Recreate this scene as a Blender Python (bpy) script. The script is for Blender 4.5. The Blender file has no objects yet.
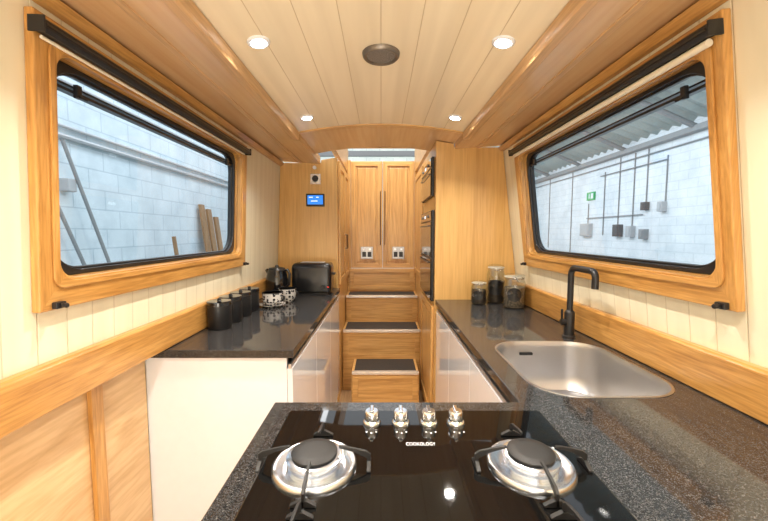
import bpy, bmesh, math
from mathutils import Vector, Matrix
from mathutils.geometry import tessellate_polygon
scene = bpy.context.scene
COL = scene.collection
pi = math.pi

# ------------------------------------------------------------------ materials
def new_mat(name):
    m = bpy.data.materials.new(name); m.use_nodes = True
    nt = m.node_tree
    return m, nt, nt.nodes['Principled BSDF']
def mat(name, col, rough=0.5, metal=0.0, spec=0.5, coat=0.0, emit=None, es=0.0, noise=0.04, nscale=30):
    m, nt, b = new_mat(name)
    b.inputs['Roughness'].default_value = rough
    b.inputs['Metallic'].default_value = metal
    b.inputs['Specular IOR Level'].default_value = spec
    b.inputs['Coat Weight'].default_value = coat
    tc = nt.nodes.new('ShaderNodeTexCoord')
    n = nt.nodes.new('ShaderNodeTexNoise'); n.inputs['Scale'].default_value = nscale; n.inputs['Detail'].default_value = 3
    nt.links.new(tc.outputs['Object'], n.inputs['Vector'])
    r = nt.nodes.new('ShaderNodeValToRGB')
    r.color_ramp.elements[0].position = 0.3; r.color_ramp.elements[1].position = 0.7
    r.color_ramp.elements[0].color = tuple(c*(1-noise) for c in col)+(1,)
    r.color_ramp.elements[1].color = tuple(min(1, c*(1+noise)) for c in col)+(1,)
    nt.links.new(n.outputs['Fac'], r.inputs['Fac'])
    nt.links.new(r.outputs['Color'], b.inputs['Base Color'])
    if emit:
        b.inputs['Emission Color'].default_value = tuple(emit)+(1,)
        b.inputs['Emission Strength'].default_value = es
    return m
def wood(name, axis, dark, mid, light, rough=0.33, across=14, along=1.0, fine=0.22, coat=0.2):
    m, nt, b = new_mat(name)
    L = nt.links.new
    tc = nt.nodes.new('ShaderNodeTexCoord')
    def mp(a, l):
        q = nt.nodes.new('ShaderNodeMapping')
        q.inputs['Scale'].default_value = [l if 'XYZ'[i] == axis else a for i in range(3)]
        L(tc.outputs['Object'], q.inputs['Vector']); return q
    n1 = nt.nodes.new('ShaderNodeTexNoise'); n1.inputs['Scale'].default_value = 1
    n1.inputs['Detail'].default_value = 5; n1.inputs['Distortion'].default_value = 1.3; n1.inputs['Roughness'].default_value = 0.6
    L(mp(across, along).outputs[0], n1.inputs['Vector'])
    r = nt.nodes.new('ShaderNodeValToRGB')
    e = r.color_ramp.elements
    e[0].position = 0.28; e[0].color = dark+(1,)
    e[1].position = 0.75; e[1].color = light+(1,)
    x = e.new(0.47); x.color = mid+(1,)
    L(n1.outputs['Fac'], r.inputs['Fac'])
    n2 = nt.nodes.new('ShaderNodeTexNoise'); n2.inputs['Scale'].default_value = 1
    n2.inputs['Detail'].default_value = 3
    L(mp(across*9, along*5).outputs[0], n2.inputs['Vector'])
    r2 = nt.nodes.new('ShaderNodeValToRGB')
    r2.color_ramp.elements[0].position = 0.35; r2.color_ramp.elements[1].position = 0.6
    g = 1-fine
    r2.color_ramp.elements[0].color = (g, g*0.95, g*0.88, 1); r2.color_ramp.elements[1].color = (1, 1, 1, 1)
    L(n2.outputs['Fac'], r2.inputs['Fac'])
    mx = nt.nodes.new('ShaderNodeMix'); mx.data_type = 'RGBA'; mx.blend_type = 'MULTIPLY'
    mx.inputs['Factor'].default_value = 1
    L(r.outputs['Color'], mx.inputs['A']); L(r2.outputs['Color'], mx.inputs['B'])
    L(mx.outputs['Result'], b.inputs['Base Color'])
    b.inputs['Roughness'].default_value = rough
    b.inputs['Coat Weight'].default_value = coat; b.inputs['Coat Roughness'].default_value = 0.2
    bp = nt.nodes.new('ShaderNodeBump'); bp.inputs['Strength'].default_value = 0.08; bp.inputs['Distance'].default_value = 0.002
    L(n2.outputs['Fac'], bp.inputs['Height']); L(bp.outputs['Normal'], b.inputs['Normal'])
    return m
def boards(name, axis, col, groove, pitch, w=0.03, rough=0.4, woody=None):
    m, nt, b = new_mat(name); L = nt.links.new
    tc = nt.nodes.new('ShaderNodeTexCoord'); s = nt.nodes.new('ShaderNodeSeparateXYZ')
    L(tc.outputs['Object'], s.inputs[0])
    def mth(op, a, v=None, c=None):
        q = nt.nodes.new('ShaderNodeMath'); q.operation = op
        L(a, q.inputs[0])
        if v is not None: q.inputs[1].default_value = v
        return q.outputs[0]
    f = mth('FRACT', mth('ADD', mth('DIVIDE', s.outputs[axis], pitch), 100.0))
    d = mth('ABSOLUTE', mth('SUBTRACT', f, 0.5))
    mr = nt.nodes.new('ShaderNodeMapRange')
    mr.inputs['From Min'].default_value = 0.5-w; mr.inputs['From Max'].default_value = 0.5-w*0.3
    L(d, mr.inputs['Value'])
    mx = nt.nodes.new('ShaderNodeMix'); mx.data_type = 'RGBA'
    L(mr.outputs[0], mx.inputs['Factor'])
    n = nt.nodes.new('ShaderNodeTexNoise'); n.inputs['Scale'].default_value = 1
    q = nt.nodes.new('ShaderNodeMapping')
    q.inputs['Scale'].default_value = (20, 1, 20) if axis == 'X' else (20, 20, 1)
    L(tc.outputs['Object'], q.inputs['Vector']); L(q.outputs[0], n.inputs['Vector'])
    r = nt.nodes.new('ShaderNodeValToRGB')
    k = 0.93 if not woody else woody
    r.color_ramp.elements[0].position = 0.35; r.color_ramp.elements[1].position = 0.65
    r.color_ramp.elements[0].color = (col[0]*k, col[1]*k*0.99, col[2]*k*0.97, 1); r.color_ramp.elements[1].color = col+(1,)
    L(n.outputs['Fac'], r.inputs['Fac']); L(r.outputs['Color'], mx.inputs['A'])
    mx.inputs['B'].default_value = groove+(1,)
    L(mx.outputs['Result'], b.inputs['Base Color'])
    b.inputs['Roughness'].default_value = rough
    inv = mth('SUBTRACT', mr.outputs[0], 0.0)
    bp = nt.nodes.new('ShaderNodeBump'); bp.invert = True
    bp.inputs['Strength'].default_value = 0.5; bp.inputs['Distance'].default_value = 0.003
    L(inv, bp.inputs['Height']); L(bp.outputs['Normal'], b.inputs['Normal'])
    return m
def granite(name):
    m, nt, b = new_mat(name); L = nt.links.new
    tc = nt.nodes.new('ShaderNodeTexCoord')
    v = nt.nodes.new('ShaderNodeTexVoronoi'); v.inputs['Scale'].default_value = 640
    L(tc.outputs['Object'], v.inputs['Vector'])
    s = nt.nodes.new('ShaderNodeSeparateColor'); L(v.outputs['Color'], s.inputs[0])
    r = nt.nodes.new('ShaderNodeValToRGB'); r.color_ramp.interpolation = 'CONSTANT'
    e = r.color_ramp.elements
    e[0].position = 0; e[0].color = (0.015, 0.0147, 0.015, 1)
    e[1].position = 0.40; e[1].color = (0.032, 0.031, 0.0315, 1)
    x = e.new(0.75); x.color = (0.064, 0.062, 0.061, 1)
    x = e.new(0.96); x.color = (0.12, 0.115, 0.112, 1)
    L(s.outputs[0], r.inputs['Fac'])
    L(r.outputs['Color'], b.inputs['Base Color'])
    b.inputs['Roughness'].default_value = 0.06
    b.inputs['Specular IOR Level'].default_value = 0.55
    return m
def thin_glass(name, tint=(1, 1, 1), base=0.04):
    m = bpy.data.materials.new(name); m.use_nodes = True; nt = m.node_tree
    nt.nodes.clear(); L = nt.links.new
    o = nt.nodes.new('ShaderNodeOutputMaterial'); mix = nt.nodes.new('ShaderNodeMixShader')
    t = nt.nodes.new('ShaderNodeBsdfTransparent'); g = nt.nodes.new('ShaderNodeBsdfGlossy')
    t.inputs[0].default_value = tint+(1,); g.inputs['Roughness'].default_value = 0.02
    lw = nt.nodes.new('ShaderNodeLayerWeight'); lw.inputs[0].default_value = 0.2
    ml = nt.nodes.new('ShaderNodeMath'); ml.operation = 'MULTIPLY_ADD'
    ml.inputs[1].default_value = 0.2; ml.inputs[2].default_value = base
    L(lw.outputs['Facing'], ml.inputs[0]); L(ml.outputs[0], mix.inputs[0])
    L(t.outputs[0], mix.inputs[1]); L(g.outputs[0], mix.inputs[2]); L(mix.outputs[0], o.inputs[0])
    return m
def brickmat(name, plane, c1, c2, mortar, bw=0.44, rh=0.22):
    m, nt, b = new_mat(name); L = nt.links.new
    tc = nt.nodes.new('ShaderNodeTexCoord'); s = nt.nodes.new('ShaderNodeSeparateXYZ'); c = nt.nodes.new('ShaderNodeCombineXYZ')
    L(tc.outputs['Object'], s.inputs[0]); L(s.outputs[plane[0]], c.inputs[0]); L(s.outputs[plane[1]], c.inputs[1])
    k = nt.nodes.new('ShaderNodeTexBrick'); k.inputs['Scale'].default_value = 1
    k.inputs['Brick Width'].default_value = bw; k.inputs['Row Height'].default_value = rh
    k.inputs['Mortar Size'].default_value = 0.010; k.inputs['Mortar Smooth'].default_value = 0.7
    k.inputs['Color1'].default_value = c1+(1,); k.inputs['Color2'].default_value = c2+(1,); k.inputs['Mortar'].default_value = mortar+(1,)
    L(c.outputs[0], k.inputs['Vector'])
    n = nt.nodes.new('ShaderNodeTexNoise'); n.inputs['Scale'].default_value = 2.2; n.inputs['Detail'].default_value = 8; n.inputs['Roughness'].default_value = 0.7
    L(tc.outputs['Object'], n.inputs['Vector'])
    r = nt.nodes.new('ShaderNodeValToRGB'); r.color_ramp.elements[0].position = 0.35; r.color_ramp.elements[1].position = 0.62
    r.color_ramp.elements[0].color = (0.80, 0.83, 0.85, 1); r.color_ramp.elements[1].color = (1, 1, 1, 1)
    L(n.outputs['Fac'], r.inputs['Fac'])
    mx = nt.nodes.new('ShaderNodeMix'); mx.data_type = 'RGBA'; mx.blend_type = 'MULTIPLY'; mx.inputs['Factor'].default_value = 1
    L(k.outputs['Color'], mx.inputs['A']); L(r.outputs['Color'], mx.inputs['B'])
    L(mx.outputs['Result'], b.inputs['Base Color'])
    b.inputs['Roughness'].default_value = 0.8
    return m

OD, OM, OL = (0.50, 0.26, 0.075), (0.66, 0.375, 0.122), (0.78, 0.48, 0.18)
oakX = wood('oak_grain_x', 'X', OD, OM, OL)
oakY = wood('oak_grain_y', 'Y', OD, OM, OL)
oakZ = wood('oak_grain_z', 'Z', OD, OM, OL)
veneer = wood('oak_veneer_tall', 'Z', (0.62, 0.35, 0.108), (0.71, 0.42, 0.14), (0.78, 0.49, 0.18), across=9, along=0.7, fine=0.12)
frY = wood('oak_frame_y', 'Y', (0.36, 0.162, 0.036), (0.56, 0.285, 0.076), (0.69, 0.385, 0.125), across=22, along=2.0, rough=0.28)
frZ = wood('oak_frame_z', 'Z', (0.36, 0.162, 0.036), (0.56, 0.285, 0.076), (0.69, 0.385, 0.125), across=22, along=2.0, rough=0.28)
soff = wood('oak_soffit', 'Y', (0.63, 0.39, 0.19), (0.68, 0.435, 0.222), (0.72, 0.475, 0.25), across=5, along=0.4, fine=0.08, rough=0.24)
mould = wood('oak_moulding', 'Y', (0.56, 0.335, 0.15), (0.62, 0.385, 0.185), (0.67, 0.43, 0.215), rough=0.4, coat=0.0)
ply = wood('pale_ply', 'Y', (0.60, 0.37, 0.17), (0.71, 0.475, 0.245), (0.78, 0.55, 0.30), across=8, along=1.5, fine=0.14, coat=0.0)
ceilm = boards('ceiling_boards', 'X', (0.93, 0.82, 0.61), (0.62, 0.475, 0.28), 0.115, 0.012, 0.22, 0.91)
wallm = boards('cream_boards', 'Y', (0.84, 0.775, 0.585), (0.66, 0.58, 0.40), 0.08, 0.028, 0.42)
floorm = wood('floor_oak', 'Y', (0.38, 0.23, 0.11), (0.5, 0.32, 0.17), (0.6, 0.4, 0.22))
gran = granite('black_granite')
white = mat('gloss_white', (0.80, 0.82, 0.87), 0.08, coat=0.7, noise=0.01)
whitem = mat('satin_white', (0.80, 0.82, 0.87), 0.22, coat=0.3, noise=0.01)
steel = mat('brushed_steel', (0.58, 0.58, 0.59), 0.34, 1.0, noise=0.01, nscale=10)
chrome = mat('chrome', (0.80, 0.83, 0.87), 0.13, 1.0, noise=0.005)
burnsteel = mat('burner_steel', (0.66, 0.70, 0.76), 0.26, 1.0, noise=0.005)
satinchrome = mat('satin_chrome', (0.52, 0.52, 0.53), 0.25, 1.0, noise=0.01)
dsteel = mat('dark_steel', (0.13, 0.13, 0.13), 0.3, 1.0, noise=0.03)
black = mat('satin_black', (0.012, 0.012, 0.013), 0.35, noise=0.1)
mblack = mat('matt_black', (0.010, 0.010, 0.011), 0.40, noise=0.1)
gblack = mat('gloss_black', (0.006, 0.006, 0.007), 0.08, coat=0.5, noise=0.05)
toastb = mat('toaster_black', (0.008, 0.008, 0.009), 0.2, noise=0.05)
hobglass = mat('hob_glass', (0.004, 0.004, 0.004), 0.03, spec=0.5, noise=0.05)
iron = mat('cast_iron', (0.010, 0.0095, 0.0095), 0.5, noise=0.2)
rubber = mat('tread_mat', (0.03, 0.024, 0.02), 0.7, noise=0.25, nscale=120)
nosing = mat('nosing_metal', (0.78, 0.75, 0.70), 0.25, 0.6)
bronze = mat('bronze', (0.20, 0.13, 0.08), 0.35, 0.8)
ventm = mat('vent_grey', (0.20, 0.17, 0.14), 0.4, 0.7)
lampm = mat('lamp_glow', (1, 1, 1), 0.5, emit=(1.0, 0.98, 0.95), es=40, noise=0)
glass = thin_glass('window_glass', (0.94, 0.97, 1.0), 0.02)
jarglass = thin_glass('jar_glass', (0.93, 0.95, 0.94), 0.10)
fabric = mat('blind_fabric', (0.80, 0.72, 0.56), 0.8)
bluescr = mat('blue_screen', (0.02, 0.12, 0.6), 0.2, emit=(0.03, 0.28, 0.95), es=0.9, noise=0)
whiteglow = mat('screen_white', (0.9, 0.95, 1), 0.3, emit=(0.7, 0.9, 1), es=0.8, noise=0)
green = mat('sign_green', (0.02, 0.40, 0.14), 0.4)
grey = mat('grey_paint', (0.24, 0.26, 0.27), 0.5)
dgrey = mat('dark_grey', (0.09, 0.095, 0.10), 0.5)
lgrey = mat('light_grey', (0.42, 0.45, 0.47), 0.5)
red = mat('red_light', (0.8, 0.05, 0.03), 0.4, emit=(1, 0.05, 0.03), es=1)
seed = mat('jar_contents_dark', (0.045, 0.028, 0.018), 0.8, noise=0.9, nscale=150)
seed2 = mat('jar_contents_pale', (0.16, 0.12, 0.085), 0.8, noise=0.8, nscale=120)
blockL = brickmat('painted_block', 'YZ', (0.66, 0.76, 0.81), (0.63, 0.74, 0.79), (0.47, 0.58, 0.65))
blockR = brickmat('painted_brick', 'YZ', (0.78, 0.83, 0.85), (0.75, 0.80, 0.83), (0.66, 0.72, 0.75), 0.30, 0.12)
blockE = brickmat('painted_end', 'XZ', (0.60, 0.64, 0.58), (0.54, 0.58, 0.54), (0.38, 0.42, 0.4))
concrete = mat('concrete', (0.45, 0.46, 0.46), 0.8, noise=0.15, nscale=4)
corrug = mat('roof_sheet', (0.36, 0.42, 0.41), 0.5)
planks = wood('raw_plank', 'Z', (0.20, 0.11, 0.055), (0.28, 0.17, 0.09), (0.38, 0.24, 0.13), coat=0)
sockp = mat('socket_plate', (0.36, 0.35, 0.34), 0.3, 0.9)
def china():
    m, nt, b = new_mat('patterned_china'); L = nt.links.new
    tc = nt.nodes.new('ShaderNodeTexCoord'); v = nt.nodes.new('ShaderNodeTexVoronoi'); v.inputs['Scale'].default_value = 58
    v.feature = 'F1'; v.inputs['Randomness'].default_value = 0.5
    L(tc.outputs['Object'], v.inputs['Vector'])
    r = nt.nodes.new('ShaderNodeValToRGB'); r.color_ramp.interpolation = 'CONSTANT'
    r.color_ramp.elements[0].color = (0.02, 0.02, 0.025, 1); r.color_ramp.elements[1].position = 0.45; r.color_ramp.elements[1].color = (0.62, 0.60, 0.57, 1)
    L(v.outputs['Distance'], r.inputs['Fac']); L(r.outputs['Color'], b.inputs['Base Color']); b.inputs['Roughness'].default_value = 0.2
    return m
chinam = china()

# ------------------------------------------------------------------ geometry
def rrect(u0, u1, v0, v1, r, n=8):
    r = max(r, 1e-5); out = []
    for (cu, cv, a0) in ((u1-r, v0+r, -90), (u1-r, v1-r, 0), (u0+r, v1-r, 90), (u0+r, v0+r, 180)):
        for i in range(n+1):
            a = math.radians(a0+90*i/n)
            out.append((cu+r*math.cos(a), cv+r*math.sin(a)))
    return out
class G:
    def __init__(s): s.v = []; s.f = []; s.m = []
    def add(s, vs, fs, mi=0):
        o = len(s.v); s.v += [Vector(v) for v in vs]
        for k, f in enumerate(fs):
            s.f.append([i+o for i in f]); s.m.append(mi[k] if isinstance(mi, list) else mi)
        return s
    def box(s, x0, x1, y0, y1, z0, z1, mi=0, T=None):
        vs = [Vector((x, y, z)) for z in (z0, z1) for y in (y0, y1) for x in (x0, x1)]
        if T: vs = [T @ v for v in vs]
        return s.add(vs, [(0, 2, 3, 1), (4, 5, 7, 6), (0, 1, 5, 4), (2, 6, 7, 3), (0, 4, 6, 2), (1, 3, 7, 5)], mi)
    def slab(s, P, u0, u1, v0, v1, w0, w1, mi=0):
        vs = [P(u, v, w) for w in (w0, w1) for v in (v0, v1) for u in (u0, u1)]
        return s.add(vs, [(0, 2, 3, 1), (4, 5, 7, 6), (0, 1, 5, 4), (2, 6, 7, 3), (0, 4, 6, 2), (1, 3, 7, 5)], mi)
    def prism(s, poly, y0, y1, mi=0):
        n = len(poly)
        vs = [(x, y0, z) for x, z in poly]+[(x, y1, z) for x, z in poly]
        fs = [list(range(n)), list(range(2*n-1, n-1, -1))]+[(i, (i+1) % n, n+(i+1) % n, n+i) for i in range(n)]
        return s.add(vs, fs, mi)
    def loft(s, loops, c0=True, c1=True, mi=0, closed=True):
        n = len(loops[0]); vs = [p for l in loops for p in l]; fs = []
        for k in range(len(loops)-1):
            for i in range(n if closed else n-1):
                j = (i+1) % n
                fs.append((k*n+i, k*n+j, (k+1)*n+j, (k+1)*n+i))
        if c0: fs.append(list(range(n))[::-1])
        if c1: fs.append([(len(loops)-1)*n+i for i in range(n)])
        return s.add(vs, fs, mi)
    def lathe(s, prof, cx, cy, cz=0, seg=32, mi=0, T=None):
        loops = []
        for r, z in prof:
            r = max(r, 1e-4)
            l = [Vector((r*math.cos(2*pi*i/seg), r*math.sin(2*pi*i/seg), z)) for i in range(seg)]
            if T: l = [T @ p for p in l]
            loops.append([p+Vector((cx, cy, cz)) for p in l])
        return s.loft(loops, True, True, mi)
    def tube(s, pts, r, seg=12, mi=0, cap=True):
        pts = [Vector(p) for p in pts]; loops = []
        up = None
        for i, p in enumerate(pts):
            a = pts[max(i-1, 0)]; b = pts[min(i+1, len(pts)-1)]
            t = (b-a).normalized()
            if up is None:
                up = Vector((0, 0, 1)) if abs(t.z) < 0.9 else Vector((1, 0, 0))
            sd = t.cross(up).normalized(); up = sd.cross(t).normalized()
            rr = r[i] if isinstance(r, list) else r
            loops.append([p+sd*rr*math.cos(2*pi*k/seg)+up*rr*math.sin(2*pi*k/seg) for k in range(seg)])
        return s.loft(loops, cap, cap, mi)
    def ring(s, P, o, i, w0, w1, mh=0, mv=0, n=8):
        lo = rrect(*o, n=n); li = rrect(*i, n=n); N = len(lo)
        loops = [[P(u, v, w) for u, v in l] for l, w in ((lo, w0), (li, w0), (li, w1), (lo, w1))]
        vs = [p for l in loops for p in l]; fs = []; mi = []
        for k in range(4):
            for a in range(N):
                b = (a+1) % N; kk = (k+1) % 4
                fs.append((k*N+a, k*N+b, kk*N+b, kk*N+a))
                c, j = divmod(a, n+1)
                side = c if j < n//2 else (c+1)
                mi.append(mh if side % 2 == 0 else mv)
        return s.add(vs, fs, mi)
    def obj(s, name, mats, parent=None, bevel=0, smooth=False, origin=None, seg=2):
        if not isinstance(mats, (list, tuple)): mats = [mats]
        if origin is None:
            xs = [v.x for v in s.v]; ys = [v.y for v in s.v]; zs = [v.z for v in s.v]
            origin = Vector(((min(xs)+max(xs))/2, (min(ys)+max(ys))/2, min(zs)))
        origin = Vector(origin)
        me = bpy.data.meshes.new(name)
        me.from_pydata([v-origin for v in s.v], [], s.f)
        for m in mats: me.materials.append(m)
        for p, mi in zip(me.polygons, s.m): p.material_index = mi
        bm = bmesh.new(); bm.from_mesh(me)
        bmesh.ops.remove_doubles(bm, verts=bm.verts, dist=2e-5)
        bmesh.ops.recalc_face_normals(bm, faces=bm.faces)
        bm.to_mesh(me); bm.free()
        if smooth:
            me.polygons.foreach_set('use_smooth', [True]*len(me.polygons))
            me.set_sharp_from_angle(angle=math.radians(38))
        ob = bpy.data.objects.new(name, me); COL.objects.link(ob)
        ob.location = origin
        if bevel:
            b = ob.modifiers.new('bevel', 'BEVEL'); b.width = bevel; b.segments = seg; b.limit_method = 'ANGLE'; b.angle_limit = math.radians(40)
        if parent: par(ob, parent)
        return ob
def par(ob, p):
    ob.parent = p; ob.matrix_parent_inverse = Matrix.Translation(-p.location)
def root(name, loc):
    e = bpy.data.objects.new(name, None); e.empty_display_size = 0.05; COL.objects.link(e); e.location = loc; return e
def tag(ob, label=None, cat=None, group=None, kind=None):
    if label: ob['label'] = label
    if cat: ob['category'] = cat
    if group: ob['group'] = group
    if kind: ob['kind'] = kind
    return ob
def struct(ob, label=None): 
    ob['kind'] = 'structure'
    if label: ob['label'] = label
    return ob
def dup(ob, off, scale=None):
    def rec(o, newp):
        c = o.copy(); COL.objects.link(c)
        if newp is not None:
            c.parent = newp; c.matrix_parent_inverse = o.matrix_parent_inverse.copy()
        for ch in list(o.children): rec(ch, c)
        return c
    c = rec(ob, None); c.location = ob.location+Vector(off); return c
def text(name, body, size, loc, rot, m, parent=None):
    cu = bpy.data.curves.new(name, 'FONT'); cu.body = body; cu.size = size; cu.align_x = 'CENTER'; cu.align_y = 'CENTER'; cu.extrude = 0.0002
    t = bpy.data.objects.new(name+'_tmp', cu); COL.objects.link(t)
    bpy.context.view_layer.update()
    me = bpy.data.meshes.new_from_object(t.evaluated_get(bpy.context.evaluated_depsgraph_get()))
    bpy.data.objects.remove(t)
    me.materials.clear(); me.materials.append(m)
    me.transform(rot)
    ob = bpy.data.objects.new(name, me); COL.objects.link(ob); ob.location = loc
    if parent: par(ob, parent)
    return ob

CZ = 0.91   # worktop height
WL = dict(s=-1, xb=0.805, sl=0.045, lo=0.865)
WR = dict(s=1, xb=0.875, sl=0.125, lo=0.875)
def wx(W, z): return W['s']*(W['xb']-W['sl']*max(0, z-0.91))
YB, YE = -1.6, 3.56

# ------------------------------------------------------------------ shell
def wall(W, name, wy0, wy1):
    g = G(); s = W['s']; th = 0.04*s
    def pr(za, zb, y0, y1):
        g.prism([(wx(W, za), za), (wx(W, zb), zb), (wx(W, zb)+th, zb), (wx(W, za)+th, za)], y0, y1)
    l = W['lo']
    g.prism([(s*l, 0), (s*l, 0.9105), (s*(l+0.04), 0.9105), (s*(l+0.04), 0)], YB, YE)
    g.prism([(wx(W, 0.91), 0.9105), (wx(W, 1.185), 1.185), (wx(W, 1.185)+th, 1.185), (s*(l+0.04), 0.9105)], YB, YE); pr(1.78, 1.87, YB, YE)
    pr(1.185, 1.78, YB, wy0); pr(1.185, 1.78, wy1, YE)
    return struct(g.obj(name, wallm), 'cream tongue-and-groove boarded cabin side')
wall(WL, 'wall_left', 0.845, 2.0)
wall(WR, 'wall_right', 0.845, 2.02)
struct(G().box(-0.90, 0.92, YB-0.04, YB, 0, 1.95).obj('wall_back', wallm), 'cream boarded bulkhead')
struct(G().box(-0.90, 0.92, YB, YE+0.04, -0.05, 0).obj('floor', floorm), 'oak cabin floor')
def cz(x): return 1.93-0.045*(x/0.455)**2
g = G()
def ceil_strip(g, x0, x1, y0, y1, th=0.02, n=16, f=cz, mi=0):
    xs = [x0+(x1-x0)*i/n for i in range(n+1)]
    poly = [(x, f(x)) for x in xs]+[(x, f(x)+th) for x in reversed(xs)]
    g.prism(poly, y0, y1, mi)
ceil_strip(g, -0.455, 0.455, YB, 2.02)
struct(g.obj('ceiling', ceilm, smooth=True), 'pale boarded curved ceiling')
g = G(); ceil_strip(g, -0.455, 0.455, 2.045, 2.56)
struct(g.obj('ceiling_aft', soff, smooth=True), 'oak veneered ceiling over the galley end')
g = G(); ceil_strip(g, -0.455, 0.455, 2.021, 2.045, th=0.03, f=lambda x: cz(x)-0.007)
struct(g.obj('trim_1', oakX, bevel=0.002), 'curved oak ceiling cover strip')
# side soffits
def soffit(W, name, y1):
    s = W['s']; g = G(); xo = W['xb']-W['sl']*0.96
    g.prism([(s*0.456, 1.852), (s*0.456, 1.905), (s*(xo+0.04), 1.905), (s*(xo+0.04), 1.872), (s*(xo+0.002), 1.872), (s*(xo-0.02), 1.868)], YB, y1)
    return struct(g.obj(name, soff), 'pale oak veneered ceiling side panel')
soffit(WL, 'trim_2', 2.76); soffit(WR, 'trim_3', 2.27)
for s, y1, n in ((-1, 2.02, 4), (1, 2.02, 5)):
    g = G(); g.prism([(s*0.450, 1.852), (s*0.448, 1.882), (s*0.455, 1.884), (s*0.455, 1.85), (s*0.486, 1.8525), (s*0.486, 1.845), (s*0.453, 1.842)], YB, y1)
    struct(g.obj('trim_%d' % n, mould, bevel=0.002), 'oak ceiling moulding')
for W, y1, n in ((WL, 2.76, 6), (WR, 2.27, 7)):
    s = W['s']; g = G()
    a = lambda z, d: wx(W, z)-s*d
    g.prism([(a(1.868, 0.001), 1.866), (a(1.868, 0.035), 1.857), (a(1.84, 0.018), 1.838), (a(1.84, 0.001), 1.836)], YB, y1)
    struct(g.obj('trim_%d' % n, frY, bevel=0.002), 'oak cornice strip')
for s, y1, n in ((-1, 2.76, 14), (1, 2.27, 15)):
    g = G(); x = 0.60
    zz = 1.852+(x-0.456)*(0.016/0.29)
    g.prism([(s*(x-0.012), zz+0.001), (s*(x-0.012), zz-0.004), (s*(x+0.012), zz-0.003), (s*(x+0.012), zz+0.002)], YB, y1)
    struct(g.obj('trim_%d' % n, mould, bevel=0.002), 'slim oak ceiling cover strip')
# gunwale rails
for W, y1, n, z0, z1 in ((WL, 2.76, 8, 0.912, 1.025), (WR, 2.27, 9, 0.912, 1.032)):
    g = G(); s = W['s']; a = lambda z, d: wx(W, z)-s*d
    g.prism([(a(z0, 0.001), z0), (a(z0, 0.03), z0), (a(z1, 0.03), z1-0.006), (a(z1, 0.022), z1), (a(z1, 0.001), z1)], YB, y1)
    struct(g.obj('trim_%d' % n, frY, bevel=0.003), 'oak gunwale rail along the cabin side')
# lower left ply lining
struct(G().box(-0.864, -0.854, YB, 1.27, 0.001, 0.905).obj('wall_left_lower', ply), 'pale ply lining below the gunwale rail')
struct(G().box(-0.853, -0.839, 1.01, 1.055, 0.001, 0.908).obj('trim_10', frZ, bevel=0.002), 'oak vertical batten')
struct(G().box(-0.853, -0.843, YB, 1.27, 0.001, 0.08).obj('baseboard_left', frY, bevel=0.002), 'oak skirting')

# ------------------------------------------------------------------ windows
def window(W, name, y0, y1, iy0, iy1, vtop, iv0, iv1):
    s = W['s']; sl = W['sl']; n = math.sqrt(1+sl*sl)
    B = Vector((wx(W, 1.15), 0, 1.15)); U = Vector((-s*sl, 0, 1))/n; N = Vector((s, 0, sl))/n
    P = lambda u, v, w: B+Vector((0, u, 0))+U*v+N*w
    r = root(name, P((y0+y1)/2, 0, 0)); struct(r, 'wide oak-framed window with rounded black inner frame')
    g = G()
    g.ring(P, (y0, y1, 0, vtop, 0.0), (iy0, iy1, iv0, iv1, 0.045), -0.022, -0.001, 0, 1)
    g.obj('window_frame', [frY, frZ], r, bevel=0.003)
    g = G(); d = 0.012
    g.ring(P, (iy0-0.022, iy1+0.022, iv0-0.022, iv1+0.022, 0.03), (iy0-0.006, iy1+0.006, iv0-0.006, iv1+0.006, 0.05), -0.028, -0.0221, 0, 1)
    g.obj('frame_bead', [frY, frZ], r, bevel=0.002)
    g = G()
    g.ring(P, (iy0-d, iy1+d, iv0-d, iv1+d, 0.055), (iy0, iy1, iv0, iv1, 0.045), -0.0005, 0.05, 0, 1)
    g.obj('window_liner', [frY, frZ], r)
    g = G(); e = 0.013
    g.ring(P, (iy0+0.0005, iy1-0.0005, iv0+0.0005, iv1-0.0005, 0.045), (iy0+e, iy1-e, iv0+e, iv1-e, 0.095), 0.012, 0.045)
    g.ring(P, (iy0+e-0.001, iy1-e+0.001, iv0+e-0.001, iv1-e+0.001, 0.095), (iy0+e+0.006, iy1-e-0.006, iv0+e+0.006, iv1-e-0.006, 0.09), 0.024, 0.04)
    g.obj('black_window_surround', black, r, bevel=0.002)
    g = G(); hv = iv0+(iv1-iv0)*0.88
    g.slab(P, iy0+e, iy1-e, hv, hv+0.008, 0.018, 0.042)
    g.slab(P, iy0+e+0.02, iy1-e-0.02, hv+0.015, hv+0.020, 0.022, 0.042)
    g.obj('hopper_bar', black, r, bevel=0.001)
    g = G(); g.slab(P, iy0+0.01, iy1-0.01, iv0+0.01, iv1-0.01, 0.031, 0.034)
    g.obj('window_pane', glass, r)
    for k, u in enumerate((iy0+0.10, iy1-0.10)):
        g = G(); g.slab(P, u-0.008, u+0.008, hv-0.010, hv+0.024, 0.008, 0.02); g.slab(P, u-0.005, u+0.02, hv-0.010, hv-0.003, 0.002, 0.009)
        g.obj('latch', black, r, bevel=0.002)
    return P
PL = window(WL, 'window_1', 0.805, 2.04, 0.860, 1.965, 0.665, 0.072, 0.600)
PR = window(WR, 'window_2', 0.82, 2.06, 0.868, 1.985, 0.675, 0.072, 0.605)
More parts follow.
